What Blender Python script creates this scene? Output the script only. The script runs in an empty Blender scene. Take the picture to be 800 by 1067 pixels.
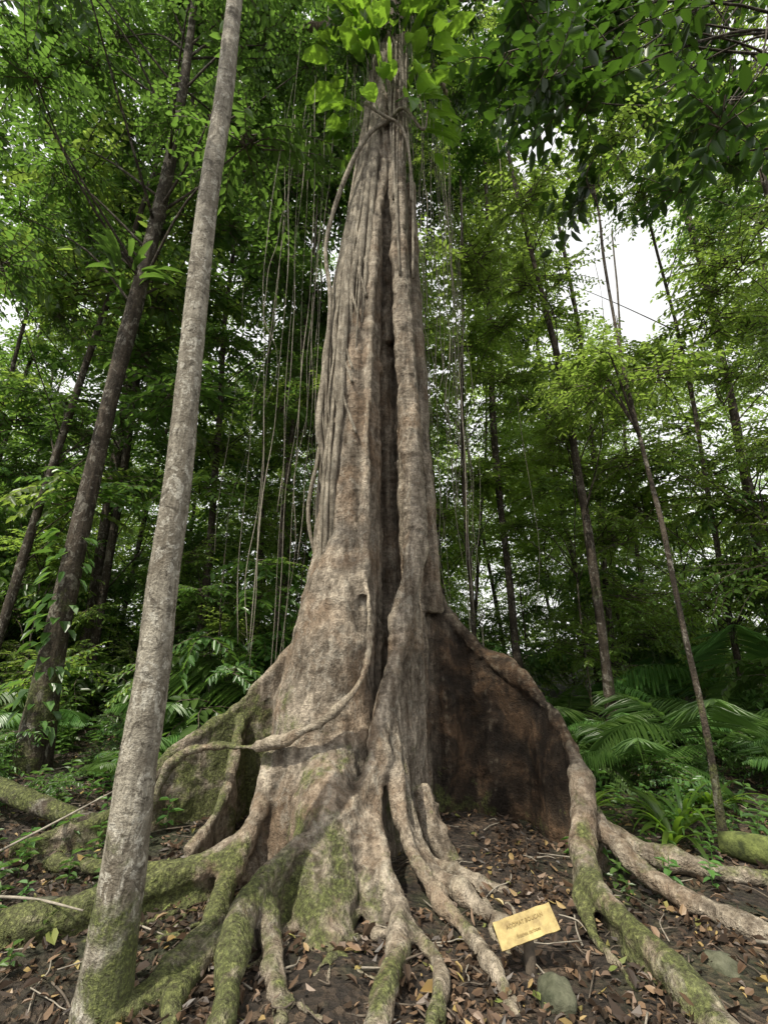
import bpy, bmesh, math, random
import numpy as np
from mathutils import Vector, noise, Matrix, Euler
random.seed(7); rng=np.random.default_rng(7)
R=random.uniform
scene=bpy.context.scene
# ---------------------------------------------------------------- helpers
def link(o,parent=None):
    scene.collection.objects.link(o)
    if parent: o.parent=parent
    return o
def empty(name,parent=None):
    o=bpy.data.objects.new(name,None); o.empty_display_size=.3
    return link(o,parent)
def unit(v):
    v=np.asarray(v,float); return v/(np.linalg.norm(v)+1e-9)
class MB:
    def __init__(s): s.v=[];s.f=[];s.m=[];s.r=[];s.n=0
    def add(s,vs,fs,mat=0,rnd=0.5):
        b=s.n; s.v.extend([tuple(map(float,p)) for p in vs]); s.n+=len(vs)
        for f in fs: s.f.append(tuple(b+i for i in f)); s.m.append(mat); s.r.append(rnd)
    def mesh(s,name,mats,smooth=False):
        me=bpy.data.meshes.new(name); me.from_pydata(s.v,[],s.f); 
        for m in mats: me.materials.append(m)
        me.polygons.foreach_set('material_index',s.m)
        a=me.attributes.new('rnd','FLOAT','FACE'); a.data.foreach_set('value',s.r)
        if smooth: me.polygons.foreach_set('use_smooth',[True]*len(s.f))
        me.update(); return me
def catmull(P,k=6):
    P=np.array(P,float); Q=np.vstack([2*P[0]-P[1],P,2*P[-1]-P[-2]]); out=[]
    for i in range(1,len(Q)-2):
        a,b,c,d=Q[i-1],Q[i],Q[i+1],Q[i+2]
        for j in range(k):
            t=j/k; out.append(.5*(2*b+(c-a)*t+(2*a-5*b+4*c-d)*t*t+(3*b-a-3*c+d)*t**3))
    out.append(P[-1]); return np.array(out)
def tube(mb,P,n=8,mat=0,k=5,jit=0,rnd=.5):
    """P rows: x,y,z,r"""
    C=catmull(P,k) if k>1 else np.array(P,float)
    pts=C[:,:3]; rad=np.maximum(C[:,3],.002)
    t=np.gradient(pts,axis=0); t/= (np.linalg.norm(t,axis=1,keepdims=True)+1e-9)
    u=np.cross(t[0],[0.3,.9,.1]); u=unit(u); vs=[]
    for i in range(len(pts)):
        u=unit(u-t[i]*np.dot(u,t[i])); w=np.cross(t[i],u)
        for j in range(n):
            a=2*math.pi*j/n; r=rad[i]*(1+(R(-jit,jit) if jit else 0))
            vs.append(pts[i]+r*(math.cos(a)*u+math.sin(a)*w))
    fs=[]
    for i in range(len(pts)-1):
        for j in range(n):
            a=i*n+j; b=i*n+(j+1)%n; fs.append((a,b,b+n,a+n))
    fs.append(tuple(range(n))[::-1]); e=(len(pts)-1)*n; fs.append(tuple(range(e,e+n)))
    mb.add(vs,fs,mat,rnd)
def leaf(mb,b,d,nrm,L,W,mat=0,fold=.25,droop=.15):
    d=unit(d); s=unit(np.cross(d,nrm)); n=np.cross(s,d); b=np.asarray(b,float)
    up=n*fold*W
    vs=[b, b+d*.28*L+s*W*.46+up-n*droop*L*.1, b+d*.66*L+s*W*.40+up-n*droop*L*.45, b+d*L-n*droop*L,
        b+d*.66*L-s*W*.40+up-n*droop*L*.45, b+d*.28*L-s*W*.46+up-n*droop*L*.1]
    mb.add(vs,[(0,1,2,3),(0,3,4,5)],mat,random.random())
def leaf1(mb,b,d,nrm,L,W,mat=0):
    d=unit(d); s=unit(np.cross(d,nrm)); b=np.asarray(b,float)
    mb.add([b,b+d*.45*L+s*W*.5,b+d*L,b+d*.45*L-s*W*.5],[(0,1,2,3)],mat,random.random())
def strap(mb,b,az,L,w,elev,droop,nseg=7,mat=0,rnd=None):
    rnd=random.random() if rnd is None else rnd
    p=np.array(b,float); e=elev; s=np.array([-math.sin(az),math.cos(az),0]); vs=[];fs=[]
    for i in range(nseg+1):
        t=i/nseg; ww=w*(math.sin(math.pi*min(1,(t*.9+.1)))**.6)*.5+.001
        d=np.array([math.cos(az)*math.cos(e),math.sin(az)*math.cos(e),math.sin(e)])
        nn=np.cross(s,d); 
        vs+= [p-s*ww+nn*ww*-.3, p, p+s*ww+nn*ww*-.3]
        p=p+d*L/nseg; e-=droop/nseg
    for i in range(nseg):
        a=i*3; fs+=[(a,a+1,a+4,a+3),(a+1,a+2,a+5,a+4)]
    mb.add(vs,fs,mat,rnd)
def nz(x,y,z=0): return noise.noise(Vector((x,y,z)))
def G(x,y):
    h=.05*nz(x*.9,y*.9)+.035*nz(x*2.7+5,y*2.7)+.012*nz(x*8,y*8,4)
    d=math.hypot(x,y-5)
    h+=.5*nz(x*.08,y*.08,3)*min(1,max(0,(d-6)/10))
    h+=.10*max(0,min(6,-x-1.7))*.8*min(1,max(0,(y-2)/3))
    h+=.06*max(0,min(8,x-2.2))*min(1,max(0,(y-3)/4))
    return h
# ---------------------------------------------------------------- materials
def newmat(name):
    m=bpy.data.materials.new(name); m.use_nodes=True; nt=m.node_tree; nt.nodes.clear()
    o=nt.nodes.new('ShaderNodeOutputMaterial'); return m,nt,o
class NT:
    def __init__(s,nt): s.nt=nt
    def n(s,t,**k):
        x=s.nt.nodes.new('ShaderNode'+t)
        for a,b in k.items(): setattr(x,a,b)
        return x
    def l(s,a,b): s.nt.links.new(a,b)
    def noise(s,vec,scale,detail=4,rough=.6,dist=0):
        x=s.n('TexNoise'); x.inputs['Scale'].default_value=scale; x.inputs['Detail'].default_value=detail
        x.inputs['Roughness'].default_value=rough; x.inputs['Distortion'].default_value=dist
        if vec: s.l(vec,x.inputs['Vector'])
        return x.outputs['Fac']
    def mapv(s,vec,sc):
        x=s.n('Mapping'); x.inputs['Scale'].default_value=sc; s.l(vec,x.inputs['Vector']); return x.outputs[0]
    def ramp(s,f,stops):
        x=s.n('ValToRGB'); e=x.color_ramp.elements
        while len(e)<len(stops): e.new(.5)
        for i,(p,c) in enumerate(stops):
            e[i].position=p; e[i].color=(c if len(c)==4 else (*c,1)) if hasattr(c,'__len__') else (c,c,c,1)
        s.l(f,x.inputs[0]); return x.outputs[0]
    def mix(s,f,a,b,mode='MIX'):
        x=s.n('MixRGB',blend_type=mode)
        for sock,v in zip(x.inputs,(f,a,b)):
            if hasattr(v,'is_linked') or hasattr(v,'links'): s.l(v,sock)
            elif isinstance(v,(int,float)): sock.default_value=v if sock.type=='VALUE' else (v,v,v,1)
            else: sock.default_value=(*v,1)
        return x.outputs[0]
    def math(s,op,a,b=0,clamp=False):
        x=s.n('Math',operation=op,use_clamp=clamp)
        for sock,v in zip(x.inputs,(a,b)):
            if isinstance(v,(int,float)): sock.default_value=v
            else: s.l(v,sock)
        return x.outputs[0]
    def mr(s,v,a,b,c=0,d=1):
        x=s.n('MapRange'); s.l(v,x.inputs[0])
        for i,q in zip((1,2,3,4),(a,b,c,d)): x.inputs[i].default_value=q
        return x.outputs[0]
def leafmat(name,c1,c2,tr,mixf=.35,rough=.4):
    m,nt,o=newmat(name); N=NT(nt)
    at=N.n('Attribute',attribute_name='rnd').outputs['Fac']; oi=N.math('FRACT',N.math('ADD',N.n('ObjectInfo').outputs['Random'],N.n('Attribute',attribute_name='crnd').outputs['Fac']))
    col=N.mix(at,c1,c2)
    hsv=N.n('HueSaturation'); N.l(col,hsv.inputs['Color']); N.l(N.mr(oi,0,1,.478,.517),hsv.inputs['Hue']); N.l(N.mr(oi,0,1,.65,1.35),hsv.inputs['Value'])
    tcol=N.mix(at,tuple(x*.6 for x in tr),tr)
    p=N.n('BsdfPrincipled'); N.l(hsv.outputs[0],p.inputs['Base Color']); p.inputs['Roughness'].default_value=rough
    t=N.n('BsdfTranslucent'); N.l(tcol,t.inputs[0])
    mx=N.n('MixShader'); mx.inputs[0].default_value=mixf; N.l(p.outputs[0],mx.inputs[1]); N.l(t.outputs[0],mx.inputs[2]); N.l(mx.outputs[0],o.inputs[0])
    return m
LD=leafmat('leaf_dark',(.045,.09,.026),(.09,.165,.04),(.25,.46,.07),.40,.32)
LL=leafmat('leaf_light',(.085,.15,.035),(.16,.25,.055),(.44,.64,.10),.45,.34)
LB=leafmat('leaf_glossy',(.05,.10,.022),(.10,.18,.03),(.34,.60,.05),.45,.3)
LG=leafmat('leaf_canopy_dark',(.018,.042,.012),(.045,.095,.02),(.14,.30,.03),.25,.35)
LF=leafmat('leaf_fern',(.06,.125,.035),(.11,.20,.05),(.24,.46,.08),.38,.36)
def barkmat(name,dark,light,lichen=.0,moss_top=1.0,moss_amt=.6,sc=1,main=False,bump=.6):
    m,nt,o=newmat(name); N=NT(nt)
    pos=N.n('NewGeometry'); P=pos.outputs['Position']; 
    sep=N.n('SeparateXYZ'); N.l(P,sep.inputs[0]); X,Y,Z=sep.outputs
    sn=N.n('SeparateXYZ'); N.l(pos.outputs['Normal'],sn.inputs[0])
    streak=N.noise(N.mapv(P,(7*sc,7*sc,.8*sc)),1.6,5,.7,.4)
    rings=N.noise(N.mapv(P,(2.5*sc,2.5*sc,26*sc)),1.3,3,.6,1.2)
    blot=N.noise(P,3.2*sc,6,.68,.6); fine=N.noise(P,42*sc,3,.7)
    f=N.math('ADD',N.math('MULTIPLY',streak,.55),N.math('MULTIPLY',blot,.45))
    col=N.ramp(f,[(.38,dark),(.49,tuple((a+b)*.42 for a,b in zip(dark,light))),(.59,light)])
    col=N.mix(N.mr(rings,.45,.62,0,.22),col,tuple(x*.5 for x in dark))
    if main:
        warm=N.noise(P,1.7,3,.6,.5)
        col=N.mix(N.mr(warm,.48,.62,0,.5),col,(.25,.16,.095))
    if lichen:
        lf=N.noise(N.mapv(P,(1,1,.7)),9*sc,5,.7,1.); 
        col=N.mix(N.mr(lf,.54,.60,0,lichen),col,(.54,.51,.43))
        lf2=N.noise(P,4.5*sc,4,.7,2.); col=N.mix(N.mr(lf2,.55,.62,0,min(1,lichen*1.0)),col,tuple(x*.45 for x in dark))
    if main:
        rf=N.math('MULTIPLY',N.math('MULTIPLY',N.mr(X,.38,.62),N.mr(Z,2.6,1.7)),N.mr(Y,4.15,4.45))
        col=N.mix(N.math('MULTIPLY',rf,.95),col,N.ramp(blot,[(.38,(.010,.007,.005)),(.5,(.035,.022,.013)),(.64,(.125,.072,.038))]))  # red-brown wall bark, darkened further to paint the hollow's shade into colour
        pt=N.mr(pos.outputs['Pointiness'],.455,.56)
        col=N.mix(.8,col,N.ramp(pt,[(.0,.2),(.35,.68),(.6,1.0)]),'MULTIPLY')  # pointiness paints crevice dirt and shade into the colour
        col=N.mix(N.mr(pt,.6,1,0,.5),col,(.44,.38,.28))  # ridge highlight painted into the colour
    mo=N.noise(P,4.5,5,.7,.3); low=N.noise(P,1.1,2,.5,0)
    mf=N.math('ADD',N.mr(Z,0,moss_top,.12,-.3),N.math('MULTIPLY',sn.outputs[2],.07))
    mf=N.math('ADD',mf,N.mr(low,.35,.65,-.15,.17))
    if main: mf=N.math('ADD',mf,N.mr(X,-1.6,.15,.13,-.11))
    mf=N.math('ADD',mf,mo); mf=N.mr(mf,.54,.70,0,moss_amt)
    mcol=N.ramp(fine,[(.3,(.035,.043,.013)),(.55,(.10,.12,.035)),(.7,(.21,.225,.075))])
    col=N.mix(mf,col,mcol)
    col=N.mix(N.mr(fine,.35,.6,.45,0),col,tuple(x*.35 for x in dark))
    p=N.n('BsdfPrincipled'); N.l(col,p.inputs['Base Color']); p.inputs['Roughness'].default_value=.85; p.inputs['Specular IOR Level'].default_value=.25
    hh=N.math('ADD',N.math('MULTIPLY',streak,.9),N.math('MULTIPLY',fine,.4))
    hh=N.math('ADD',hh,N.math('MULTIPLY',blot,.7))
    b=N.n('Bump'); b.inputs['Strength'].default_value=bump; b.inputs['Distance'].default_value=.06; N.l(hh,b.inputs['Height']); N.l(b.outputs[0],p.inputs['Normal'])
    N.l(p.outputs[0],o.inputs[0]); return m
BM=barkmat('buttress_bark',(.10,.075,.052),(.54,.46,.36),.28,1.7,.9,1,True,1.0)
BS=barkmat('slender_bark',(.16,.135,.10),(.44,.40,.32),.8,1.3,.95,1.6,False,.6)
BD=barkmat('dark_bark',(.03,.024,.017),(.12,.095,.07),.3,4,.8,1,False,.8)
BR=barkmat('root_bark',(.11,.09,.065),(.48,.42,.33),.3,1.0,.5,2,False,.6)
def simple(name,c1,c2,scale=8,rough=.8,bump=.3):
    m,nt,o=newmat(name); N=NT(nt); P=N.n('NewGeometry').outputs['Position']
    f=N.noise(P,scale,5,.65); p=N.n('BsdfPrincipled'); N.l(N.ramp(f,[(.35,c1),(.65,c2)]),p.inputs['Base Color']); p.inputs['Roughness'].default_value=rough
    b=N.n('Bump'); b.inputs['Strength'].default_value=bump; b.inputs['Distance'].default_value=.03; N.l(f,b.inputs['Height']); N.l(b.outputs[0],p.inputs['Normal'])
    N.l(p.outputs[0],o.inputs[0]); return m
TW=simple('twig_bark',(.05,.04,.03),(.14,.11,.08),20,bump=0)
LI=simple('liana_bark',(.16,.14,.11),(.34,.30,.24),15)
def groundmat():
    m,nt,o=newmat('forest_floor'); N=NT(nt); P=N.n('NewGeometry').outputs['Position']
    v=N.n('TexVoronoi'); v.inputs['Scale'].default_value=24; N.l(P,v.inputs['Vector'])
    sv=N.n('SeparateColor'); N.l(v.outputs['Color'],sv.inputs[0])
    col=N.ramp(sv.outputs[0],[(0,(.020,.014,.010)),(.45,(.048,.034,.022)),(.8,(.095,.064,.042)),(1,(.18,.125,.08))])
    big=N.noise(P,1.3,5,.6); col=N.mix(N.mr(big,.4,.6,0,.85),col,(.024,.017,.012))
    mo=N.noise(P,.8,5,.7); col=N.mix(N.mr(mo,.5,.6,0,.6),col,(.04,.052,.018))
    fine=N.noise(P,30,4,.7)
    p=N.n('BsdfPrincipled'); N.l(col,p.inputs['Base Color']); p.inputs['Roughness'].default_value=.8
    b=N.n('Bump'); b.inputs['Strength'].default_value=1; b.inputs['Distance'].default_value=.05
    N.l(N.math('ADD',fine,v.outputs['Distance']),b.inputs['Height']); N.l(b.outputs[0],p.inputs['Normal']); N.l(p.outputs[0],o.inputs[0]); return m
def littermat():
    m,nt,o=newmat('dry_leaf'); N=NT(nt); at=N.n('Attribute',attribute_name='rnd').outputs['Fac']
    col=N.ramp(at,[(0,(.022,.015,.010)),(.45,(.06,.038,.024)),(.75,(.125,.078,.048)),(.9,(.22,.145,.09)),(.97,(.36,.26,.10)),(1,(.12,.16,.04))])
    p=N.n('BsdfPrincipled'); N.l(col,p.inputs['Base Color']); p.inputs['Roughness'].default_value=.5; N.l(p.outputs[0],o.inputs[0]); return m
# ---------------------------------------------------------------- ground
n=300; u=np.linspace(-1,1,n); c=160*np.sign(u)*np.abs(u)**3
vs=[];fs=[]
for j in range(n):
    for i in range(n):
        x=c[i]; y=c[j]+4; vs.append((x,y,G(x,y)))
for j in range(n-1):
    for i in range(n-1): a=j*n+i; fs.append((a,a+1,a+n+1,a+n))
me=bpy.data.meshes.new('ground'); me.from_pydata(vs,[],fs); me.materials.append(groundmat()); me.polygons.foreach_set('use_smooth',[True]*len(fs))
link(bpy.data.objects.new('ground',me))
# litter
mb=MB()
i=0
while i<27000:
    y=2+7.5*random.random()**1.6; x=R(-1,1)*(1.0*y+1.2)
    if nz(x*1.4,y*1.4,8)+R(-.5,.5)<-.15: continue
    i+=1
    L=R(.015,.075)*(1.4 if random.random()<.08 else 1); a=R(0,6.28)
    leaf(mb,(x,y,G(x,y)+R(.002,.03)),(math.cos(a),math.sin(a),R(-.3,.5)),(R(-.8,.8),R(-.8,.8),1),L,L*R(.3,.65),0,R(-.7,.8),R(-.5,.7))
link(bpy.data.objects.new('leaf_litter',mb.mesh('leaf_litter',[littermat()])))
mb=MB()
for i in range(620):
    y=2+5*random.random(); x=R(-1,1)*(y+.5); a=R(0,6.28); L=R(.06,.4)*(2 if random.random()<.06 else 1); z=G(x,y)+.012
    q=[(x+math.cos(a)*L*t+R(-.03,.03),y+math.sin(a)*L*t+R(-.03,.03),z+R(0,.025),R(.002,.006)) for t in (0,.4,.7,1)]
    tube(mb,q,5,random.choice([0,1,1]),3)
for (x0,y0,z0,x1,y1,z1) in [(-3.2,4.2,.15,-2.4,3.3,.35),(-2.9,3.6,.1,-2.1,4.0,.5),(2.0,3.0,.05,2.4,2.6,.12),(-2.6,3.4,.08,-1.7,3.1,.14)]:
    tube(mb,[(x0,y0,z0+.05,.009),((x0+x1)/2+.05,(y0+y1)/2,(z0+z1)/2+.07,.008),(x1,y1,z1+.05,.005)],6,0,4)
link(bpy.data.objects.new('fallen_twigs',mb.mesh('fallen_twigs',[LI,TW],True)))
# ---------------------------------------------------------------- main buttress tree
tree=empty('buttress_tree')
mb=MB()
tube(mb,[(-.1,5.95,-.4,1.0),(-.1,5.95,.6,.8),(-.1,5.95,1.6,.66),(-.1,5.95,3,.54),(-.12,5.95,5,.48),(-.12,5.85,7,.44),(-.03,5.75,9,.38),(.1,5.65,11,.32),(.15,5.6,13,.3),(.15,5.6,15.5,.28)],20,k=4)
LMZ=[(-.4,-.5,4.75,.62),(.5,-.5,4.85,.52),(1.4,-.46,4.97,.46),(2.4,-.42,5.05,.40),(3.7,-.38,5.12,.35),(5.1,-.37,5.2,.31),(6.8,-.29,5.25,.28),(8.7,-.14,5.3,.23),(11,.04,5.35,.19),(13,.08,5.4,.17)]
tube(mb,[(x,y,z,r) for z,x,y,r in LMZ],16,k=5)
def LM(z): 
    a=np.array(LMZ); return [np.interp(z,a[:,0],a[:,k]) for k in (1,2,3)]
# broad sloping body between left buttress and central rib
tube(mb,[(-.4,5.05,3.0,.3),(-.45,4.9,2.2,.4),(-.52,4.75,1.5,.45),(-.56,4.6,.8,.5),(-.58,4.45,.2,.55),(-.58,4.4,-.4,.6)],16,k=5)
tube(mb,[(.28,5.3,12,.14),(.24,5.25,11,.14),(.2,5.12,9.3,.14),(.22,5.1,7.6,.13),(.25,5.08,6.2,.13),(.28,5.05,5,.12),(.3,4.97,4.1,.12),(.34,4.85,2.8,.125),(.2,4.65,1.9,.12),(.05,4.4,1.25,.1),(-.05,4.15,.8,.11)],12,k=6)
tube(mb,[(.02,5.15,10.5,.12),(-.03,5.06,8.6,.08),(-.14,4.97,7,.07),(-.2,4.93,5.4,.06),(-.22,4.82,4,.06),(-.2,4.7,3,.07),(-.22,4.55,2.1,.07)],10,k=6)
tube(mb,[(.12,5.25,12,.16),(.08,5.2,9.5,.14),(.06,5.22,8.2,.12),(.04,5.35,7,.12),(.04,5.5,5.8,.1)],10,k=6)
tube(mb,[(.42,5.6,9,.1),(.48,5.6,6,.12),(.5,5.5,4.2,.13),(.52,5.3,3,.14),(.56,5.2,2,.12)],10,k=6)
def fin(P,ridge=.07,wb=.2,wt=.07,base=None,k=6,wav=.03):
    """P rows x,y,ztop: thin wall standing on the ground with rounded ridge"""
    C=catmull(P,k); t=np.gradient(C[:,:2],axis=0); t/= (np.linalg.norm(t,axis=1,keepdims=True)+1e-9)
    vs=[];fs=[]; lev=6
    for i,(x,y,z) in enumerate(C):
        nx,ny=-t[i][1],t[i][0]; z=max(z,.0)
        sh=wav*math.sin(i*.5+x*3)
        for side in (-1,1):
            for l in range(lev):
                q=l/(lev-1); zz=-.35+(z+.35)*q; w=(wb*(1-q)**1.5+wt)*.5
                off=sh*math.sin(q*3.1)
                vs.append((x+nx*(side*w+off),y+ny*(side*w+off),zz))
    m=2*lev
    for i in range(len(C)-1):
        a=i*m; b=a+m
        for l in range(lev-1):
            fs.append((a+l,a+l+1,b+l+1,b+l)); fs.append((a+lev+l,b+lev+l,b+lev+l+1,a+lev+l+1))
        fs.append((a+lev-1,a+m-1,b+m-1,b+lev-1)); fs.append((a,b,b+lev,a+lev))
    for a,rev in ((0,1),((len(C)-1)*m,0)):
        for l in range(lev-1): fs.append((a+l,a+lev+l,a+lev+l+1,a+l+1) if rev else (a+l,a+l+1,a+lev+l+1,a+lev+l))
    mb.add(vs,fs)
    tube(mb,[(x,y,max(z,0.0),ridge*(1+.2*math.sin(i*1.7))) for i,(x,y,z) in enumerate(P)],10,k=k)
# rib backing wall
fin([(.27,5.08,9.4),(.25,5.4,9.3),(.2,5.75,9.2)],.05,.0,.14,wav=0)
# right great buttress (wall bows back behind its ridge -> hollow)
fin([(.2,5.3,3.9),(.38,5.2,3.3),(.48,5.25,2.8),(.64,5.35,2.15),(.98,5.38,1.70),(1.34,5.2,1.40),(1.60,4.78,1.06),(1.65,4.35,.68),(1.54,4.0,.38),(1.39,3.7,.2),(1.34,3.3,.14),(1.4,2.8,.1),(1.44,2.4,.02)],.082,.16,.06,wav=.07)
tube(mb,[(1.62,4.35,.5,.06),(1.72,4.0,.22,.07),(1.9,3.6,.08,.07),(2.2,3.2,.03,.06),(2.6,2.7,0,.05)],9)
tube(mb,[(1.6,4.4,.5,.05),(1.8,4.3,.2,.07),(2.3,4.0,.06,.07),(2.9,3.7,.05,.05),(3.6,3.3,.0,.05)],9)
tube(mb,[(1.42,3.8,.2,.05),(1.28,3.5,.08,.055),(1.2,3.15,.04,.04),(1.22,2.8,.02,.03),(1.15,2.5,-.02,.03)],9)
# central rib wall then root sweeping left
fin([(.32,4.95,3.2),(.33,4.86,2.7),(.2,4.66,1.85),(.05,4.42,1.22),(-.05,4.16,.8),(-.18,3.9,.54),(-.46,3.62,.4),(-.7,3.36,.28),(-.8,3.1,.18),(-.76,2.8,.11),(-.69,2.45,.03)],.07,.2,.08)
# left buttress
fin([(-.55,5.3,3.6),(-.63,5.2,2.87),(-.71,5.05,2.18),(-.83,4.85,1.57),(-.91,4.55,1.06),(-.94,4.25,.65),(-.98,3.95,.36),(-1.12,3.7,.2),(-1.5,3.5,.13),(-1.9,3.25,.1),(-2.5,3.0,.12)],.08,.25,.1)
tube(mb,[(-1.0,3.9,.3,.08),(-1.05,3.55,.12,.09),(-1.0,3.2,.06,.08),(-1.1,2.8,.03,.07),(-1.35,2.4,0,.06)],9)
tube(mb,[(-.98,4.0,.3,.06),(-1.3,3.8,.15,.07),(-1.7,3.75,.12,.06),(-2.2,3.9,.1,.05),(-2.6,4.1,.02,.04)],9)
# middle mound
tube(mb,[(-.45,4.3,.75,.22),(-.44,4.0,.45,.27),(-.42,3.7,.2,.26),(-.36,3.4,.0,.2),(-.3,3.15,-.1,.14)],14)
# left rear buttress
fin([(-.6,5.5,2.9),(-.8,5.45,2.1),(-1.15,5.4,1.5),(-1.54,5.25,1.05),(-1.85,5.1,.8),(-2.1,4.95,.62),(-2.22,4.7,.35),(-2.45,4.4,.2),(-2.9,4.1,.12)],.06,.2,.08)
fin([(-1.5,5.2,.9),(-1.45,4.9,.7),(-1.4,4.6,.45),(-1.42,4.3,.25),(-1.5,4.05,.12)],.05,.15,.06)
# rear buttresses
fin([(.2,6.1,3.6),(.5,6.5,2.3),(.9,6.9,1.4),(1.3,7.5,.7),(1.5,8.2,.2)],.08,.25,.1)
fin([(-.4,6.2,3.4),(-.6,6.7,2.2),(-.9,7.3,1.3),(-1.0,8,.6),(-1.3,8.7,.1)],.08,.25,.1)
# looping woody root across left face
tube(mb,[(-.22,4.72,2.6,.035),(-.14,4.42,1.95,.036),(-.16,4.26,1.45,.038),(-.4,4.05,1.12,.042),(-.7,4.0,.95,.042),(-1.0,4.15,.84,.042),(-1.6,4.5,.77,.04),(-1.92,4.6,.62,.045),(-2.08,4.65,.3,.05),(-2.2,4.5,.08,.05)],9)
# front roots
def groot(pts): tube(mb,pts,9,k=5)
groot([(.0,4.3,1.05,.06),(-.02,4.1,.75,.075),(-.1,3.95,.5,.08),(-.06,3.75,.33,.075),(.02,3.5,.16,.075),(.09,3.3,.08,.075),(.07,3.0,.05,.07),(.0,2.7,.04,.06),(-.06,2.4,.0,.05)])
groot([(.03,4.35,1.1,.05),(.06,4.15,.7,.065),(.14,4.0,.38,.07),(.28,3.85,.15,.065),(.48,3.6,.07,.055),(.68,3.35,.04,.045),(.85,3.15,.0,.035)])
groot([(.08,4.35,1.1,.04),(.12,4.1,.6,.05),(.17,3.85,.28,.055),(.32,3.55,.1,.055),(.45,3.25,.06,.05),(.56,2.9,.04,.04),(.6,2.6,0,.035)])
groot([(.12,4.4,1.15,.035),(.16,4.25,.7,.035),(.22,4.12,.35,.045),(.35,4.0,.1,.05),(.6,3.85,.05,.045),(.85,3.7,.02,.04)])
groot([(-.16,3.95,.5,.06),(-.16,3.75,.35,.065),(-.1,3.6,.18,.07),(-.08,3.45,.05,.06),(-.02,3.2,0,.05)])
groot([(.1,3.3,.06,.05),(.25,3.05,.04,.045),(.28,2.8,.03,.04),(.2,2.5,.0,.04)])
groot([(-.75,3.3,.2,.06),(-.62,3.1,.06,.06),(-.55,2.85,.02,.05),(-.45,2.6,-.02,.045)])
groot([(-.8,3.2,.15,.05),(-.95,2.95,.05,.055),(-.98,2.7,.02,.05),(-.9,2.4,0,.05)])
groot([(.3,4.6,.4,.12),(.45,4.35,.08,.1),(.6,4.2,-.03,.08)])
for i in range(20):
    a=R(-2.4,-.5); r0=R(.9,1.5); x=-.1+r0*math.cos(a)*1.2; y=4.6+r0*math.sin(a)*.9; q=[]; aa=a
    L=R(.5,1.2); rr=R(.018,.03)
    for t in range(6):
        q.append((x,y,G(x,y)+.015*math.sin(t*2+i),rr*(1-t*.1))); aa+=R(-.6,.6); x+=math.cos(aa)*L/5; y+=math.sin(aa)*L/5
    groot(q)
# limbs above
for i in range(8):
    a=i*.8+.3; z0=R(13,15); 
    tube(mb,[(.15,5.6,z0,.16),(.15+math.cos(a)*1.2,5.6+math.sin(a)*1.2,z0+1,.12),(.15+math.cos(a)*2.8,5.6+math.sin(a)*2.8,z0+2,.07),(.15+math.cos(a)*4,5.6+math.sin(a)*4,z0+2.4,.04)],8)
raw=mb.mesh('raw',[BM]); ob=link(bpy.data.objects.new('raw',raw))
md=ob.modifiers.new('r','REMESH'); md.mode='VOXEL'; md.voxel_size=.02; md.adaptivity=0
ms=ob.modifiers.new('s','SMOOTH'); ms.factor=.5; ms.iterations=4
dg=bpy.context.evaluated_depsgraph_get(); me=bpy.data.meshes.new_from_object(ob.evaluated_get(dg))
bpy.data.objects.remove(ob)
nv=len(me.vertices); co=np.empty(nv*3); me.vertices.foreach_get('co',co); co=co.reshape(-1,3)
no=np.empty(nv*3); me.vertex_normals.foreach_get('vector',no); no=no.reshape(-1,3)
d=np.empty(nv)
for i in range(nv):
    x,y,z=co[i]
    hi=min(1,max(0,(z-1.0)/2))
    lump=noise.noise(Vector((x*5,y*5,z*4)))
    d[i]=.045*hi*noise.noise(Vector((x*6,y*6,z*.45)))+.024*noise.noise(Vector((x*3,y*3,z*2)))+.03*lump*abs(lump)*2+.014*noise.noise(Vector((x*11,y*11,z*7)))+.007*noise.noise(Vector((x*26,y*26,z*20)))+.005*math.sin(z*60+7*noise.noise(Vector((x*3,y*3,z*3))))*max(0,noise.noise(Vector((x*2+9,y*2,z*1.5)))+.2)
    if x>.45 and z<2 and y>4.3: d[i]+=.05*noise.noise(Vector((x*2.2,y*2.2,z*1.6+3)))+.02*noise.noise(Vector((x*7,y*7,z*2.2+3)))
co+=no*d[:,None]; me.vertices.foreach_set('co',co.ravel()); me.polygons.foreach_set('use_smooth',[True]*len(me.polygons))
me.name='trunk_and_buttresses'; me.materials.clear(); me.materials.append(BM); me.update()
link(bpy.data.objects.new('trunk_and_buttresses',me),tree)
# strangler roots hugging the left flank
mb=MB()
for i in range(32):
    a0=-3.6+2.2*(i/31); q=[]; ph=R(0,6); ztop=R(10.5,12); zend=R(2.4,5.5) if a0<-2 else R(4,8.5); r0=random.choice([.012,.018,.028,.044]); drift=R(-.35,.35)
    for z in np.arange(ztop,zend,-.75):
        cx,cy,cr=LM(z); k=(11-z)/8; a=a0+drift*k+.16*math.sin(z*.9+ph)
        rr=cr+.035+.05*max(0,math.sin(z*.6+ph))*(1 if a0<-2.3 else .4)+(.06*k if a0<-2.4 else 0)
        q.append((cx+rr*math.cos(a),cy+rr*math.sin(a),z,r0*R(.85,1.15)))
    if len(q)>3:
        cx,cy,cr=LM(zend-.4); q.append((cx+(cr-.05)*math.cos(a),cy+(cr-.05)*math.sin(a),zend-.5,r0*.5)); tube(mb,q,8,0,6)
for i in range(9):
    z0=R(5,10); q=[]; a0=R(-3.2,-2.6)
    for t in range(7):
        z=z0-t*.28; cx,cy,cr=LM(z); a=a0+t*.26; q.append((cx+(cr+.04)*math.cos(a),cy+(cr+.04)*math.sin(a),z,.018))
    tube(mb,q,7,0,5)
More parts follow.
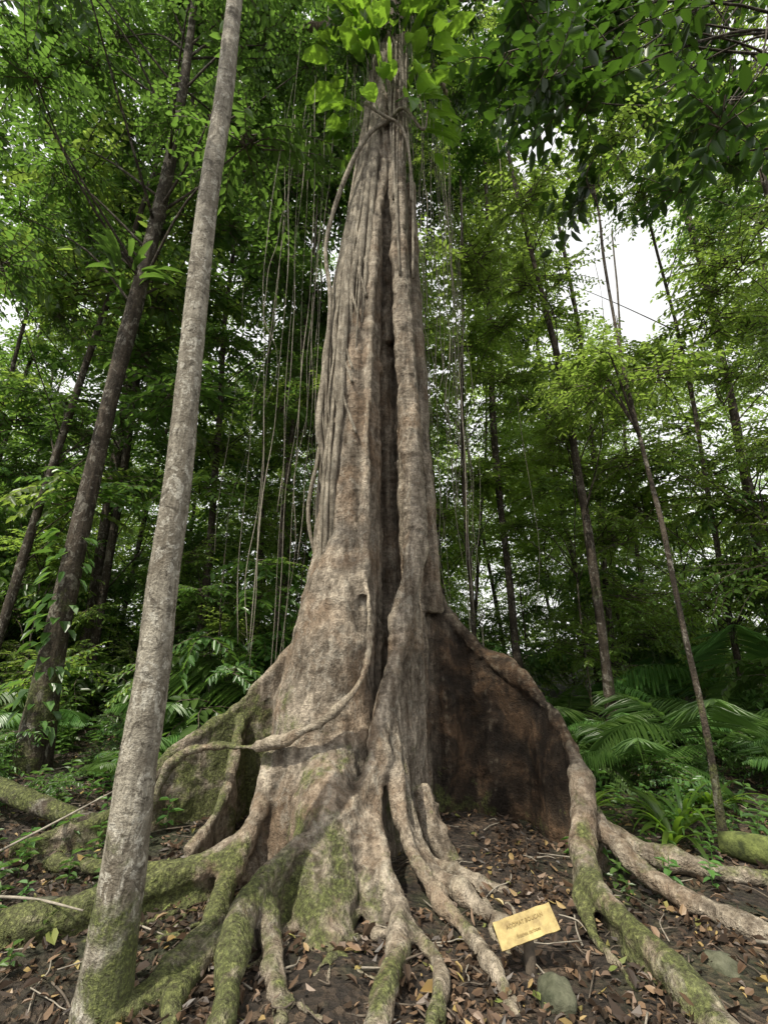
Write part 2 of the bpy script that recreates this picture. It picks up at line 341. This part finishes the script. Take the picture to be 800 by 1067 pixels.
tube(mb,[(.1,5.0,9.6,.035),(-.25,4.9,9.1,.035),(-.6,4.95,8.2,.035),(-.82,5.0,7.1,.03),(-.72,4.95,6.1,.03),(-.74,5.0,5.0,.028),(-.7,4.95,4,.026),(-.72,4.95,3.0,.022)],8,0,6)
tube(mb,[(.0,4.95,9.4,.03),(.3,4.9,9.7,.026),(.6,4.95,9.3,.02),(.7,5.0,9.8,.012)],8,0,6)
tube(mb,[(-.3,4.95,9.9,.026),(0,4.88,9.5,.026),(.3,4.9,9.2,.022),(.42,5.0,8.2,.02),(.4,5.0,6.5,.018)],8,0,6)
for i in range(8):
    x0=.1+.34*i/8; q=[(x0+.04*math.sin(z+i),4.95+.25*abs(x0-.2),z,R(.010,.02)) for z in np.arange(11.4,R(6,9),-.7)]; tube(mb,q,6,0,5)
link(bpy.data.objects.new('strangler_roots',mb.mesh('strangler_roots',[BR],True)),tree)
mb=MB()
for i in range(48):
    if i<26: y=R(5.3,8.5); x=R(42,95)*.0023*y
    elif i<40: y=R(5.3,8.5); x=R(-135,-70)*.0023*y
    else: y=R(6,9); x=R(-.5,.6)*y
    zt=R(10,15); zb=R(.5,6.5); ph=R(0,6); q=[]; am=R(.03,.14)
    for t in np.linspace(0,1,12): q.append((x+am*math.sin(t*R(5,9)+ph),y+.06*math.cos(t*5+ph),zt+(zb-zt)*t,random.choice([.003,.004,.005,.007])))
    tube(mb,q,5,0,3)
link(bpy.data.objects.new('hanging_lianas',mb.mesh('hanging_lianas',[LI],True)),tree)
# ---------------------------------------------------------------- leaf clumps, merged per tree
def clump(mat,ntw,tl,nl,L,W,droop,flat=.6,lite=False):
    mb=MB()
    for i in range(ntw):
        a=R(0,6.28); e=R(-.5,.9)*flat; p=np.array([R(-.15,.15),R(-.15,.15),R(-.15,.15)]); l=tl*R(.5,1.2); seg=4; q=[]
        for s_ in range(seg+1):
            q.append((*p,.012*(1-s_/(seg+1.))))
            dd=np.array([math.cos(a)*math.cos(e),math.sin(a)*math.cos(e),math.sin(e)]); p=p+dd*l/seg; e-=droop/seg; a+=R(-.25,.25)
        if not lite: tube(mb,q,3,1,1)
        C=np.array(q)[:,:3]
        for j in range(nl):
            t=.12+.88*(j+R(0,.5))/nl; t=min(t,.999)*seg; i0=int(t); b=C[i0]*(1-t+i0)+C[i0+1]*(t-i0); dd=unit(C[i0+1]-C[i0])
            sd=unit(np.cross(dd,[0,0,1]))*(1 if j%2 else -1)
            dr=dd*R(.3,.8)+sd*R(.6,1)+np.array([0,0,R(-.6,.15)])
            if lite: leaf1(mb,b,dr,(R(-.7,.7),R(-.7,.7),1),L*R(.6,1.25),W*R(.8,1.15))
            else: leaf(mb,b,dr,(R(-.6,.6),R(-.6,.6),1),L*R(.6,1.25),W*R(.8,1.15),0,.22,R(.05,.35))
    sizes=np.array([len(f) for f in mb.f]); 
    return dict(v=np.array(mb.v),l=np.array([i for f in mb.f for i in f]),s=sizes,m=np.array(mb.m),r=np.array(mb.r),mat=mat)
CD=[clump(LD,20,1.15,17,.16,.076,.8) for _ in range(4)]
CL=[clump(LL,22,1.1,18,.135,.066,.7) for _ in range(4)]
CF=[clump(LL,26,1.1,20,.10,.048,.6) for _ in range(2)]
CB=[clump(LD,10,1.1,13,.27,.11,1.2) for _ in range(2)]
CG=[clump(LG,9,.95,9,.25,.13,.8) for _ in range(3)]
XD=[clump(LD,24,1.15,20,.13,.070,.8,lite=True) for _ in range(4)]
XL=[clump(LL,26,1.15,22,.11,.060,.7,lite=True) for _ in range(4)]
XG=[clump(LG,24,1.15,20,.14,.075,.8,lite=True) for _ in range(3)]
LITE={id(CD):XD,id(CL):XL,id(CF):XL}
PL={}
def place(meshes,x,y,z,s,parent,tilt=.35):
    PL.setdefault(parent.name,[]).append((random.choice(meshes),x,y,z,s,s*R(.8,1.05),R(-tilt,tilt),R(-tilt,tilt),R(0,6.28),random.random()))
def flush():
    for pn,items in PL.items():
        mats=[TW]; V=[];Lp=[];Sz=[];Mi=[];Rn=[];Cr=[]; off=0
        for (c,x,y,z,s,sz,a,b,g,cr) in items:
            if c['mat'] not in mats: mats.append(c['mat'])
            mi=mats.index(c['mat']); M=np.array(Euler((a,b,g)).to_matrix())@np.diag([s,s,sz])
            V.append(c['v']@M.T+np.array([x,y,z])); Lp.append(c['l']+off); off+=len(c['v']); Sz.append(c['s']); Mi.append(np.where(c['m']==0,mi,0)); Rn.append(c['r']); Cr.append(np.full(len(c['s']),cr))
        V=np.vstack(V);Lp=np.concatenate(Lp);Sz=np.concatenate(Sz);Mi=np.concatenate(Mi);Rn=np.concatenate(Rn);Cr=np.concatenate(Cr)
        me=bpy.data.meshes.new('foliage'); me.vertices.add(len(V)); me.vertices.foreach_set('co',V.ravel().astype(np.float32))
        me.loops.add(len(Lp)); me.loops.foreach_set('vertex_index',Lp.astype(np.int32))
        me.polygons.add(len(Sz)); st=np.concatenate([[0],np.cumsum(Sz)[:-1]]); me.polygons.foreach_set('loop_start',st.astype(np.int32))
        for m in mats: me.materials.append(m)
        me.polygons.foreach_set('material_index',Mi.astype(np.int32))
        for nm,ar in (('rnd',Rn),('crnd',Cr)):
            at=me.attributes.new(nm,'FLOAT','FACE'); at.data.foreach_set('value',ar.astype(np.float32))
        me.update(calc_edges=True)
        link(bpy.data.objects.new('foliage',me),bpy.data.objects[pn])
def mktree(name,x,y,h,r,cb,cr,nc,meshes,sc,bark=BD,lean=(0,0),limit=None):
    par=empty(name); par.location=(x,y,0); mb=MB(); ph=R(0,6); z0=G(x,y)-.15
    if y>12 and id(meshes) in LITE: meshes=LITE[id(meshes)]
    def ax(z): 
        t=z/h; return (lean[0]*t+.3*math.sin(t*4+ph)*min(1,t*2)*(h/20), lean[1]*t+.2*math.cos(t*3+ph)*(h/20))
    q=[]
    for t in np.linspace(0,1,14): a=ax(t*h); q.append((a[0]+R(-.02,.02),a[1],z0+t*h,r*(1-.6*t)*(1+ (.6 if t==0 else 0))*R(.9,1.1)))
    tube(mb,q,10,0,4,.05)
    for i in range(nc):
        t=random.random(); z=cb+(h*1.05-cb)*t; a=R(0,6.28); k=math.sqrt(R(.03,1))*cr*(1-.5*abs(t-.45)*1.5)
        px,py=k*math.cos(a),k*math.sin(a); zb=max(cb*.75,z-k*.7-.4); zb=min(zb,h*.97); A=ax(zb)
        if limit and not limit(x+px,y+py,z): continue
        rr=max(.009,r*.11)
        tube(mb,[(A[0],A[1],zb,rr*1.6),((A[0]+px)*.5+R(-.2,.2),(A[1]+py)*.5+R(-.2,.2),(zb+z)/2+R(0,.35),rr),(px,py,z,rr*.5)],5,0,4)
        place(meshes,px,py,z,sc*R(.7,1.3),par)
    o=bpy.data.objects.new('trunk_and_limbs',mb.mesh('trunk_and_limbs',[bark],True)); link(o,par); return par
def gap(x,y,z):
    if y<=0: return True
    b=x/y; e=(z-1.6)/y
    if .49<b<.86 and .76<e<1.27: return False
    if .34<b<.57 and 1.34<e<1.66: return False
    return True
# slender pale tree
par=empty('slender_tree'); mb=MB()
tube(mb,[(-1.28,2.62,-.2,.16),(-1.295,2.65,.05,.125),(-1.285,2.65,.6,.103),(-1.29,2.65,1.0,.096),(-1.28,2.65,1.5,.09),(-1.295,2.65,2.0,.086),(-1.29,2.65,2.6,.082),(-1.315,2.65,3.3,.079),(-1.345,2.65,4.1,.077),(-1.37,2.65,5,.076),(-1.365,2.65,6.1,.075),(-1.4,2.65,7.4,.07),(-1.42,2.6,9.5,.06),(-1.5,2.6,12.5,.05)],20,0,7,.03)
for (px,py,z,s) in [(-2.8,.1,10.3,.9),(-2.2,-.4,10.8,.8),(-3.3,.5,10.6,.8),(-2.4,.6,11.4,.8),(-1.3,3.2,12.5,.8),(-.6,2.2,12.9,.7),(-2.9,2.9,12.6,.6)]:  # clumps nearest the camera are out of view, added to shade the right buttress
    tube(mb,[(-1.44,2.6,z-1.2,.03),((px-1.44)/2,(py+2.6)/2,z-.4,.02),(px,py,z,.01)],5,0,3); place(CD,px,py,z,s,par)
link(bpy.data.objects.new('trunk',mb.mesh('trunk',[BS],True)),par)
# named mid-ground trees (left dark, right thin ones)
mktree('forest_tree',-4.3,6.1,17,.16,7.2,3.4,38,CD,1.0)
mktree('forest_tree',3.65,7.7,13,.085,5.0,2.3,20,CL,.9,lean=(-.6,0),limit=gap)
mktree('forest_sapling',2.76,4.35,7.5,.032,3.5,1.2,9,CL,.5,limit=gap)
mktree('forest_tree',-3.9,10,19,.09,5,2.8,28,CD,1.1)
mktree('forest_tree',-2.05,9,19,.06,6,2.5,26,CD,1.0)
mktree('forest_tree',-3.7,13.5,20,.11,6,3,26,CL,1.2)
mktree('forest_tree',-6.2,7.5,18,.08,4,3,34,CD,1.1,lean=(1,0))
mktree('forest_tree',1.9,9.5,19,.06,4,2.6,30,CL,1.0)
mktree('forest_tree',6.2,8.2,12,.06,2.5,2.8,32,CF,1.1,limit=gap)
mktree('forest_tree',8.0,7.0,18,.08,4,3,34,CF,1.2,limit=gap)
mktree('forest_tree',5.4,11,21,.08,4,3,42,CL,1.2,limit=gap)
mktree('canopy_tree',-6.5,10.5,25,.14,14,4,24,XD,1.5)
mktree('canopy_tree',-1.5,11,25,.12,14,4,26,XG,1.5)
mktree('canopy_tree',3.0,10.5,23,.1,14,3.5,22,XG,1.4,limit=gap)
mktree('canopy_tree',8.5,10.0,24,.12,12,4,24,XD,1.4,limit=gap)
# further trees
cnt=0; tries=0; pos=[]
while cnt<30 and tries<2000:
    tries+=1; y=R(10,24); x=R(-1.25,1.25)*y
    if any(math.hypot(x-a,y-b)<2.8 for a,b in pos): continue
    pos.append((x,y)); cnt+=1
    right=x>0; hh=R(15,25) if not right else R(14,24)
    mktree('rainforest_tree',x,y,hh,R(.045,.11),R(2,4),R(2.8,4.2),32,random.choice([CD,CD,CL]) if not right else random.choice([CL,CF,CL]),R(1.1,1.6),lean=(R(-1.6,1.6),R(-1,1)),limit=gap)
cnt=0;tries=0
while cnt<44 and tries<3000:
    tries+=1; y=R(6.5,15); x=R(-1,1)*y
    if abs(x)<2.3 and y<8.5: continue
    if x<-.2 and y<7 and abs(x+4.3)<1: continue
    if 1.2<x<5.5 and y<7.6: continue
    cnt+=1; h=R(2.5,7)
    mktree('understory_tree',x,y,h,R(.010,.024),h*.15,R(.9,1.6),13,random.choice([CD,CL,CB]) if x<0 else random.choice([CL,CF,CB]),R(.5,.85),lean=(R(-.6,.6),0))
# distant mass
far=empty('distant_forest')
for i in range(320):
    y=R(24,42); x=R(-1.3,1.3)*y; z=R(0,1)**1.2*20
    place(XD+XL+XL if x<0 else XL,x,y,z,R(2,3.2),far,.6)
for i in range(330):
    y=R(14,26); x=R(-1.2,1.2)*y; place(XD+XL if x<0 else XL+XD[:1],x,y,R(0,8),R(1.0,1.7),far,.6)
und=empty('understory_foliage')
for i in range(250):
    y=R(7,20); x=R(-1.05,1.05)*y; 
    if 1.5<x<6 and y<8.5: continue
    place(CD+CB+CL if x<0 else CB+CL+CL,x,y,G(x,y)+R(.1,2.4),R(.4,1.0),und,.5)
for i in range(110):
    s=random.choice([-1,1,1]); y=R(5.0,8.4); x=s*R(2.6,7.5) if s<0 else R(2.6,8.5)
    place(CB+CD,x,y,G(x,y)+R(.05,.4),R(.2,.46),und,.5)
# overhanging tree top right
ov=empty('overhanging_tree'); mb=MB()
for i in range(30):
    y=R(3.4,5.6); b=R(.36,1.2); e=R(1.3,2.3); x=b*y; z=1.6+e*y
    if b<.62 and e<1.55: continue
    if b>.7 and e<1.5 and random.random()<.5: continue
    za=R(8,14); tube(mb,[(7,4.5,za,.03),(7-(7-x)*.35+R(-.3,.3),4.5+(y-4.5)*.4+R(-.4,.4),za*.6+z*.4+R(.2,.9),.018),(7-(7-x)*.75+R(-.2,.2),4.5+(y-4.5)*.75,za*.2+z*.8+R(.1,.5),.011),(x,y,z,.006)],5,0,5); place(CG,x,y,z,R(.7,1.0),ov,.5)
tube(mb,[(7,4.5,-.2,.2),(7.05,4.5,4,.16),(7,4.5,8,.13),(7,4.5,14,.07)],10,0,4)
link(bpy.data.objects.new('trunk_and_limbs',mb.mesh('branches',[BD],True)),ov)
# crown of main tree
for i in range(14):
    a=R(0,6.28); k=R(1,4); place(CD,.15+k*math.cos(a),5.8+k*math.sin(a),R(14.3,17.5),R(.8,1.2),tree)
for i in range(26):
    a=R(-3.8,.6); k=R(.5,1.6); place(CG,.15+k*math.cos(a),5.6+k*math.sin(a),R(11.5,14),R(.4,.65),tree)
# epiphytes around trunk top
def bigleaf(mb,b,az,L,W,elev,droop):
    p=np.array(b,float); e=elev; s=np.array([-math.sin(az),math.cos(az),0]); vs=[];fs=[]; ns=8; rnd=random.random()
    stem=L*.5
    d=np.array([math.cos(az)*math.cos(e),math.sin(az)*math.cos(e),math.sin(e)]); q=p+d*stem
    tube(mb,[(*p,.012),(*(p+d*stem*.5),.009),(*q,.006)],4,0,1); p=q
    for i in range(ns+1):
        t=i/ns; w=W*.5*(math.sin(math.pi*(t**.7))**.8 if 0<t<1 else 0.02)
        d=np.array([math.cos(az)*math.cos(e),math.sin(az)*math.cos(e),math.sin(e)]); nn=np.cross(s,d)
        rip=.12*w*math.sin(i*2.4)
        vs+=[p-s*w-nn*(w*.3-rip),p-s*w*.5-nn*w*.05,p,p+s*w*.5-nn*w*.05,p+s*w-nn*(w*.3+rip)]; p=p+d*L/ns; e-=droop/ns
    for i in range(ns):
        for j in range(4): a=i*5+j; fs.append((a,a+1,a+6,a+5))
    mb.add(vs,fs,0,rnd)
for zc,nn_,rr in ((10.5,24,.4),(11.4,36,.6),(12.7,34,.6)):
    mb=MB()
    for i in range(nn_):
        a=R(-3.8,.7); ro=rr*R(.7,1.7); bigleaf(mb,(.12+ro*math.cos(a),5.5+ro*math.sin(a),zc+R(-.7,.7)),a+R(-.6,.6),R(.25,.65),R(.14,.32),R(-.9,.7),R(.4,1.8))
    for i in range(12):
        a=R(-3.6,.5); strap(mb,(.12+rr*math.cos(a),5.5+rr*math.sin(a),zc+R(-.4,.3)),a,R(.6,1.2),R(.05,.10),R(.3,1.2),R(1.2,2.4),9)
    for i in range(34):
        a=R(-3.6,.5); ro=rr*R(.6,1.4); x,y=.12+ro*math.cos(a),5.5+ro*math.sin(a); tube(mb,[(x,y,zc,.004),(x+R(-.1,.1),y,zc-.5,.004),(x+R(-.1,.1),y,zc-R(.8,1.9),.003)],4,1,3)
    link(bpy.data.objects.new('epiphyte_plant',mb.mesh('epiphyte_plant',[LB,LI])))
mb=MB()
for i in range(26):
    a=R(0,6.28); strap(mb,(-4.25+.2*math.cos(a),6.0+.2*math.sin(a),7.6+R(-.2,.2)),a,R(.4,.75),.09,R(.4,1.2),R(.8,2),8)
link(bpy.data.objects.new('epiphyte_plant',mb.mesh('epiphyte_plant',[LD],True)))
mb=MB()   # climbing aroid up the dark left trunk
for i in range(70):
    a=R(-3.2,.2); z=R(.6,3.6); leaf(mb,(-4.3+.2*math.cos(a),6.1+.2*math.sin(a),z),(math.cos(a),math.sin(a),R(-.9,.2)),(0,0,1),R(.12,.26),R(.07,.14),0,.2,.4)
link(bpy.data.objects.new('climbing_plant',mb.mesh('climbing_plant',[LD])))
flush()
# ---------------------------------------------------------------- palms, ferns, seedlings
def palm(L,nf,nl,w):
    mb=MB()
    for f in range(nf):
        az=6.28*f/nf+R(-.3,.3); e=R(.7,1.3); dr=R(1.1,1.9); p=np.array([0,0,.05]); seg=12; q=[]
        LL_=L*R(.7,1.1)
        for i in range(seg+1):
            q.append((*p,.008*(1-i/(seg+2)))); d=np.array([math.cos(az)*math.cos(e),math.sin(az)*math.cos(e),math.sin(e)])
            if i>2:
                s=np.array([-math.sin(az),math.cos(az),0])
                for k in range(nl):
                    for sg in (-1,1):
                        t=(i-3+k/nl)/(seg-3); ll=LL_*.34*math.sin(math.pi*(.12+.82*min(t,1)))
                        leaf(mb,p+d*LL_/seg*k/nl,s*sg+d*.7+np.array([0,0,R(-.5,-.1)]),(0,0,1),ll,w,0,.15,.25)
            p=p+d*LL_/seg; e-=dr/seg
        tube(mb,q,4,0,1)
    return mb.mesh('palm_fronds',[LF])
PM=[palm(1.5,9,3,.035),palm(1.1,8,3,.03),palm(2.2,8,3,.05)]
def plant(meshes,name,x,y,s,z=0):
    o=bpy.data.objects.new(name,random.choice(meshes)); o.location=(x,y,G(x,y)+z); o.scale=(s,)*3; o.rotation_euler=(R(-.1,.1),R(-.1,.1),R(0,6.28)); link(o)
for (x,y,s) in [(4.2,6.6,.8),(3.3,8.8,1.0),(5.6,7.4,1.1),(1.3,8.2,1.0),(1.9,7.3,.7),(-3.0,7.0,.7),(-2.4,7.8,1.0),(-3.4,8.4,1.1),(-5.2,7.2,1.1),(-1.6,8.6,1.2),(2.6,10.5,1.4),(4.8,10,1.3),(6.8,9.3,1.3),(-6.6,9,1.3),(0.9,9.4,1.4),(4.6,5.4,.6),(-4.6,4.6,.45),(-2.9,5.9,.5),(-5.6,5.6,.7),(5.3,5.9,.7),(3.2,6.2,.5),(2.5,6.9,.6),(3.9,7.6,.8),(5.0,8.3,1.0),(2.2,8.4,.9),(6.3,6.7,.8)]:
    plant(PM,'understory_palm',x,y,s)
def lily():
    mb=MB()
    for i in range(26):
        a=R(0,6.28); strap(mb,(0.03*math.cos(a),.03*math.sin(a),.02),a,R(.45,.8),R(.035,.055),R(.8,1.45),R(1.3,2.4),9)
    return mb.mesh('strap_leaves',[LB],True)
LY=[lily(),lily()]
for (x,y,s) in [(2.45,4.5,.9),(2.75,4.8,.8),(3.3,5.2,.8),(2.1,5.3,.7),(1.95,5.0,.5)]: plant(LY,'strap_leaf_plant',x,y,s)
def seed():
    mb=MB()
    for i in range(9):
        a=i*2.4; e=R(.0,.6); z=.04+i*.025; tube(mb,[(0,0,0,.004),(0,0,.28,.003)],4,0,1) if i==0 else None
        leaf(mb,(0,0,z),(math.cos(a),math.sin(a),e),(0,0,1),R(.09,.15),R(.045,.07),0,.2,.4)
    return mb.mesh('seedling_leaves',[LF])
SD=[seed() for _ in range(4)]
sp=empty('forest_floor_seedlings')
for i in range(640):
    y=R(2.4,9); x=R(-1,1)*(y+.3)
    if abs(x+.1)<1.6 and 2.2<y<6: continue
    if x>0 and y<3.6: continue
    o=bpy.data.objects.new('seedling',random.choice(SD)); o.location=(x,y,G(x,y)); s=R(.3,.8)+.1*(y-2.4); o.scale=(s,)*3; o.rotation_euler=(R(-.2,.2),R(-.2,.2),R(0,6)); link(o,sp)
# mossy logs / stones
MS=simple('moss',(.035,.045,.012),(.16,.19,.05),14,.95,.8)
ST=simple('mossy_stone',(.035,.04,.02),(.13,.13,.085),9,.9,.9)
mb=MB(); tube(mb,[(2.75,4.3,.1,.09),(3.0,4.0,.12,.11),(3.3,3.7,.1,.1),(3.8,3.3,.05,.09)],12,0,6,.06); link(bpy.data.objects.new('mossy_log',mb.mesh('mossy_log',[MS],True)))
mb=MB(); tube(mb,[(-3.9,4.9,.42,.07),(-3.2,4.6,.33,.08),(-2.6,4.5,.2,.07),(-2.2,4.6,.1,.06)],12,0,6,.1); link(bpy.data.objects.new('mossy_log',mb.mesh('mossy_log',[BD],True)))
def stone(x,y,z,s):
    bm=bmesh.new(); bmesh.ops.create_icosphere(bm,subdivisions=4,radius=1)
    for v in bm.verts:
        k=1+.3*noise.noise(v.co*1.3+Vector((x*9,y,0)))+.12*noise.noise(v.co*4); v.co=Vector((v.co.x*k*s[0],v.co.y*k*s[1],v.co.z*k*s[2]))
    me=bpy.data.meshes.new('stone'); bm.to_mesh(me); me.materials.append(ST); me.polygons.foreach_set('use_smooth',[True]*len(me.polygons))
    o=bpy.data.objects.new('mossy_stone',me); o.location=(x,y,z); link(o)
stone(.82,2.72,.0,(.09,.09,.1)); stone(-2.1,3.4,.03,(.16,.12,.08)); stone(1.8,3.0,-.02,(.1,.1,.06))
# ---------------------------------------------------------------- sign
sg=empty('wooden_sign')
WD=simple('yellow_painted_wood',(.24,.17,.06),(.50,.39,.15),10,.6,.3)
bm=bmesh.new(); bmesh.ops.create_grid(bm,x_segments=24,y_segments=8,size=.5)
for v in bm.verts:
    v.co=Vector((v.co.x*.325+.006*noise.noise(Vector((v.co.y*8,0,3))),v.co.y*.115+.005*noise.noise(Vector((v.co.x*6,2,0))),.004*math.sin(v.co.x*3)))
g=bmesh.ops.solidify(bm,geom=bm.faces[:],thickness=.018)
me=bpy.data.meshes.new('board'); bm.to_mesh(me); me.materials.append(WD)
bd=bpy.data.objects.new('board',me); bd.location=(.745,2.9,.215); bd.rotation_euler=(math.radians(50),math.radians(-13),math.radians(6)); link(bd,sg)
INK=simple('carved_letters',(.18,.12,.04),(.26,.18,.06),30,.8,.1)
for tx,yy,sz in (('ACOMAT BOUCAN',.020,.024),('Sloanea caribaea',-.026,.020)):
    cu=bpy.data.curves.new('lettering','FONT'); cu.body=tx; cu.size=sz; cu.align_x='CENTER'; cu.extrude=.0006; cu.materials.append(INK)
    t=bpy.data.objects.new('lettering',cu); t.location=(0,yy-.006,.0045); link(t,bd)
mb=MB(); tube(mb,[(.76,2.93,-.1,.032),(.76,2.93,.08,.03),(.755,2.93,.19,.026)],8,0,3,.05); link(bpy.data.objects.new('post',mb.mesh('post',[TW],True)),sg)
# ---------------------------------------------------------------- light
S=Vector((-.42,-.50,1)).normalized(); el=math.asin(S.z); az=math.atan2(S.x,S.y)
w=bpy.data.worlds.new('World'); scene.world=w; w.use_nodes=True; nt=w.node_tree; nt.nodes.clear(); N=NT(nt)
sky=N.n('TexSky',sky_type='NISHITA'); sky.sun_disc=False; sky.sun_elevation=el; sky.sun_rotation=az; sky.dust_density=6; sky.air_density=1; sky.altitude=0
hs=N.n('HueSaturation'); hs.inputs['Saturation'].default_value=.35; hs.inputs['Value'].default_value=1.0; N.l(sky.outputs[0],hs.inputs['Color'])
mx=N.mix(.6,hs.outputs[0],(11.5,11.5,11.3)); bg=N.n('Background'); bg.inputs[1].default_value=.15; N.l(mx,bg.inputs[0]); wo=N.n('OutputWorld'); N.l(bg.outputs[0],wo.inputs[0])
sl=bpy.data.lights.new('sun','SUN'); sl.energy=5; sl.angle=math.radians(.5); sl.color=(1,.94,.80)
so=bpy.data.objects.new('sun',sl); so.rotation_euler=S.to_track_quat('Z','Y').to_euler(); so.location=S*40; link(so)
scene.view_settings.view_transform='Standard'; scene.view_settings.look='None'; scene.view_settings.exposure=0
cam=bpy.data.cameras.new('camera'); cam.sensor_fit='VERTICAL'; cam.sensor_height=36; cam.lens=15.86; cam.clip_end=600; cam.clip_start=.05
co_=bpy.data.objects.new('camera',cam); co_.location=(0,0,1.6); co_.rotation_euler=(math.radians(107),0,0); link(co_); scene.camera=co_
print('OBJECTS',len(bpy.data.objects),'tree verts',nv)
